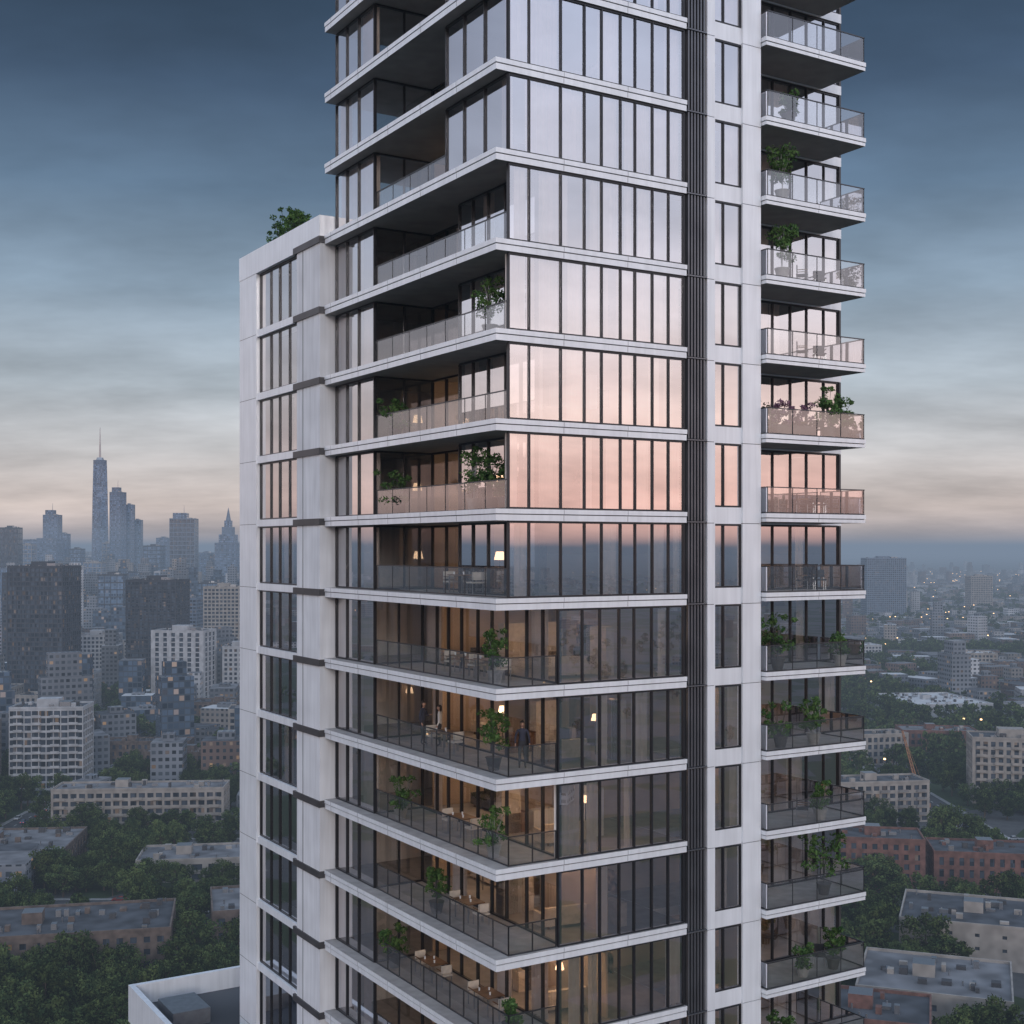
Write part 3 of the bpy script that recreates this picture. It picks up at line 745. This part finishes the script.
# ------------------------------------------------------------------ people
M['skin']=simple('skin',(.45,.27,.19),.6,amt=.05); M['hair']=simple('dark_hair',(.03,.02,.015),.6)
M['shirtd']=simple('navy_shirt',(.04,.045,.07),.85); M['shirtw']=simple('white_blouse',(.6,.58,.55),.85)
M['trou']=simple('dark_trousers',(.04,.04,.045),.85); M['shoe']=simple('shoe_leather',(.03,.02,.02),.5)
def person(name,u,v,z,rot,ht=1.75,shirt='shirtd',pose=0,longhair=False):
    E=empty(name,W(u,v,z),A+rot); s_=ht/1.75
    V=[];Ed=[];Rr=[]
    def add(p,r,par=None):
        V.append(Vector(p)*s_); Rr.append(r*s_ if not isinstance(r,tuple) else (r[0]*s_,r[1]*s_))
        if par is not None: Ed.append((par,len(V)-1))
        return len(V)-1
    pel=add((0,0,.96),(.145,.1)); wa=add((0,0,1.12),(.125,.09),pel); ch=add((0,0,1.32),(.155,.1),wa); nb_=add((0,0,1.46),(.075,.06),ch); nk=add((0,-.01,1.56),(.05,.05),nb_)
    for sx in (-1,1):
        hp=add((sx*.09,0,.88),.09,pel); kn=add((sx*.1,-.03,.5),.058,hp); an=add((sx*(.11+.02*pose),.02,.09),.038,kn); add((sx*.12,-.13,.035),.032,an)
        shd=add((sx*.18,0,1.43),.055,ch)
        if pose==1 and sx==1: el=add((sx*.25,-.05,1.16),.042,shd); wr=add((sx*.16,-.25,1.22),.027,el); d=Vector((-.3,-.8,.3)).normalized()
        else: el=add((sx*.26,.03,1.14),.042,shd); wr=add((sx*.27,-.08,.9),.027,el); d=Vector((0,-.25,-1)).normalized()
        wp=Vector(V[wr])/s_; pm=add(wp+d*.06,(.034,.02),wr)
        side=Vector((1,0,0)) if abs(d.z)<.9 else Vector((0,1,0))
        for fi in range(4):
            b0=wp+d*.085+side*(fi-1.5)*.02; L=[.065,.075,.07,.055][fi]
            f1=add(b0,.0095,pm); f2=add(b0+d*L*.55,.009,f1); add(b0+d*L+Vector((-sx*.015,-.005,0)),.008,f2)
        t1=add(wp+d*.035-side*.035,.01,pm); add(wp+d*.07-side*.05,.009,t1)
    me=bpy.data.meshes.new('b'); me.from_pydata(V,Ed,[]); o=bpy.data.objects.new('b',me); COL.objects.link(o)
    md=o.modifiers.new('s','SKIN'); md.use_smooth_shade=True
    for i,r in enumerate(Rr): me.skin_vertices[0].data[i].radius=r if isinstance(r,tuple) else (r,r)
    me.skin_vertices[0].data[0].use_root=True
    sb=o.modifiers.new('u','SUBSURF'); sb.levels=1; sb.render_levels=1
    bpy.context.view_layer.update()
    ev=o.evaluated_get(bpy.context.evaluated_depsgraph_get()); m2=bpy.data.meshes.new_from_object(ev)
    bpy.data.objects.remove(o); m2.name='body'
    m2.materials.clear()
    for q in ('skin',shirt,'trou','shoe'): m2.materials.append(M[q])
    for p in m2.polygons:
        c=p.center/s_
        hand=(abs(c.x)>.2 and c.z<.93) or (pose==1 and c.y<-.2 and c.z>1.1)
        p.material_index=0 if (hand or c.z>1.49) else 1 if c.z>1.0 or abs(c.x)>.215 else 2 if c.z>.1 else 3
        p.use_smooth=True
    b=bpy.data.objects.new('body',m2); COL.objects.link(b); b.parent=E
    bm=bmesh.new(); bmesh.ops.create_uvsphere(bm,u_segments=20,v_segments=14,radius=1)
    for vv in bm.verts:
        x,y,zz_=vv.co; jaw=1-.28*max(0,-zz_)
        vv.co=Vector((x*.075*jaw,y*.095*jaw-.012*max(0,-zz_),zz_*.118))
        if abs(x)<.2 and y<-.8 and -.35<zz_<.1: vv.co.y-=.018
    for sx in (-1,1):
        bmesh.ops.create_icosphere(bm,subdivisions=1,radius=.02,matrix=Matrix.Translation((sx*.077,.005,-.005))@Matrix.Diagonal((.4,.8,1.3,1)))
    hm=bpy.data.meshes.new('head'); bm.to_mesh(hm); bm.free()
    for q in ('skin','hair','shirtw','flower'): hm.materials.append(M[q])
    for p in hm.polygons:
        c=p.center; p.use_smooth=True
        if (c.z>.055 or c.y>.02) and abs(c.x)<.076: p.material_index=1
        if abs(abs(c.x)-.03)<.012 and c.y<-.06 and -.005<c.z<.02: p.material_index=1
        if abs(c.x)<.025 and c.y<-.06 and -.065<c.z<-.045: p.material_index=3
    h=bpy.data.objects.new('head',hm); COL.objects.link(h); h.parent=E; h.location=(0,-.02*s_,1.655*s_); h.scale=(s_,)*3
    bm=bmesh.new(); bmesh.ops.create_uvsphere(bm,u_segments=16,v_segments=10,radius=1)
    for vv in bm.verts:
        vv.co=Vector((vv.co.x*.086,vv.co.y*.1+.012,vv.co.z*.12+.012))
        if vv.co.z<.02: vv.co.y=max(vv.co.y,.03)
        if longhair and vv.co.z<-.02: vv.co.z-=.09
    h2=bpy.data.meshes.new('hair'); bm.to_mesh(h2); bm.free(); h2.materials.append(M['hair'])
    h=bpy.data.objects.new('hair',h2); COL.objects.link(h); h.parent=E; h.location=(0,-.01*s_,1.665*s_); h.scale=(s_,)*3
person('man',1.6,8.6,zt(-3),.6,1.8,'shirtd',1)
person('woman',2.0,7.9,zt(-3),-2.2,1.68,'shirtw',0,True)
person('man',2.1,1.6,zt(-3),-.5,1.74,'shirtd',0)

# ------------------------------------------------------------------ haze volume
hm_,nt,o=newmat('haze_air')
HD=.00023
ab=nt.nodes.new('ShaderNodeVolumeAbsorption'); ab.inputs[0].default_value=(0,0,0,1); ab.inputs[1].default_value=HD
em=nt.nodes.new('ShaderNodeEmission'); em.inputs[0].default_value=(.195,.25,.335,1); em.inputs[1].default_value=HD
ad=nt.nodes.new('ShaderNodeAddShader'); nt.links.new(ab.outputs[0],ad.inputs[0]); nt.links.new(em.outputs[0],ad.inputs[1]); nt.links.new(ad.outputs[0],o.inputs['Volume'])
M['haze']=hm_; hm_.cycles.emission_sampling='NONE'
hz=MB(['haze']); hz.box(-29000,29000,-29000,29000,-5,150,'haze'); hz.obj('haze')

# ------------------------------------------------------------------ world
w=bpy.data.worlds.new('World'); scene.world=w; w.use_nodes=True; nt=w.node_tree; nt.nodes.clear()
out=nt.nodes.new('ShaderNodeOutputWorld')
tc=nt.nodes.new('ShaderNodeTexCoord'); sp=nt.nodes.new('ShaderNodeSeparateXYZ'); nt.links.new(tc.outputs['Generated'],sp.inputs[0])
X,Y,Z=sp.outputs
def ramp(stops):
    r=nt.nodes.new('ShaderNodeValToRGB'); nt.links.new(Z,r.inputs[0]); e=r.color_ramp.elements
    while len(e)>1: e.remove(e[-1])
    e[0].position=stops[0][0]; e[0].color=(*stops[0][1],1)
    for p,c in stops[1:]:
        q=e.new(p); q.color=(*c,1)
    return r.outputs[0]
front=ramp([(0,(.55,.45,.43)),(.03,(.72,.60,.54)),(.075,(.64,.63,.64)),(.12,(.47,.53,.59)),(.19,(.27,.36,.46)),(.26,(.13,.205,.305)),(.33,(.058,.10,.17)),(.39,(.032,.06,.105)),(.6,(.08,.12,.19)),(1,(.18,.24,.33))])
back=ramp([(0,(1.7,.95,.74)),(.04,(1.85,1.12,.92)),(.10,(1.6,1.2,1.06)),(.17,(1.22,1.10,1.12)),(.25,(.98,1.0,1.14)),(.38,(.80,.88,1.1)),(.6,(.68,.82,1.06)),(1,(.52,.68,.94))])
bf=maprange(nt,Y,.88,.05,0,1,True)
colr=mixc(nt,bf,front,back)
den=mth(nt,'ADD',Z,.16)
cb=nt.nodes.new('ShaderNodeCombineXYZ'); nt.links.new(mth(nt,'DIVIDE',X,den),cb.inputs[0]); nt.links.new(mth(nt,'MULTIPLY',mth(nt,'DIVIDE',Y,den),1.3),cb.inputs[1])
c1=noisen(nt,cb.outputs[0],1.0,5,.6)
c2=noisen(nt,cb.outputs[0],.4,1,.5)
mod=mth(nt,'MULTIPLY',maprange(nt,c1,.33,.7,.8,1.34),maprange(nt,c2,.35,.65,.86,1.14))
sv=nt.nodes.new('ShaderNodeVectorMath'); sv.operation='SCALE'; nt.links.new(colr,sv.inputs[0]); nt.links.new(mod,sv.inputs['Scale'])
skyt=nt.nodes.new('ShaderNodeTexSky'); skyt.sky_type='NISHITA'; skyt.sun_disc=False; skyt.sun_elevation=R(6); skyt.sun_rotation=R(168)
b1=nt.nodes.new('ShaderNodeBackground'); b1.inputs[1].default_value=.95; nt.links.new(sv.outputs[0],b1.inputs[0])
b2=nt.nodes.new('ShaderNodeBackground'); b2.inputs[1].default_value=.003; nt.links.new(skyt.outputs[0],b2.inputs[0])
ad=nt.nodes.new('ShaderNodeAddShader'); nt.links.new(b1.outputs[0],ad.inputs[0]); nt.links.new(b2.outputs[0],ad.inputs[1]); nt.links.new(ad.outputs[0],out.inputs[0])
sl=bpy.data.lights.new('sun','SUN'); sl.energy=.65; sl.angle=R(12); sl.color=(1,.91,.84)
so=bpy.data.objects.new('sun',sl); COL.objects.link(so)
sd=Vector((math.sin(R(168))*math.cos(R(12)),math.cos(R(168))*math.cos(R(12)),math.sin(R(12))))
so.rotation_euler=sd.to_track_quat('Z','Y').to_euler(); so.location=(40,-60,140)

cam=bpy.data.cameras.new('camera'); co=bpy.data.objects.new('camera',cam); COL.objects.link(co)
co.location=(0,0,110); co.rotation_euler=(R(90),0,0); cam.sensor_width=36; cam.lens=1300/1024*36
cam.shift_y=36/1024; cam.clip_end=60000; cam.clip_start=.5
scene.camera=co
print('faces far',len(far.f),'trees',cnt,'objs',len(bpy.data.objects))
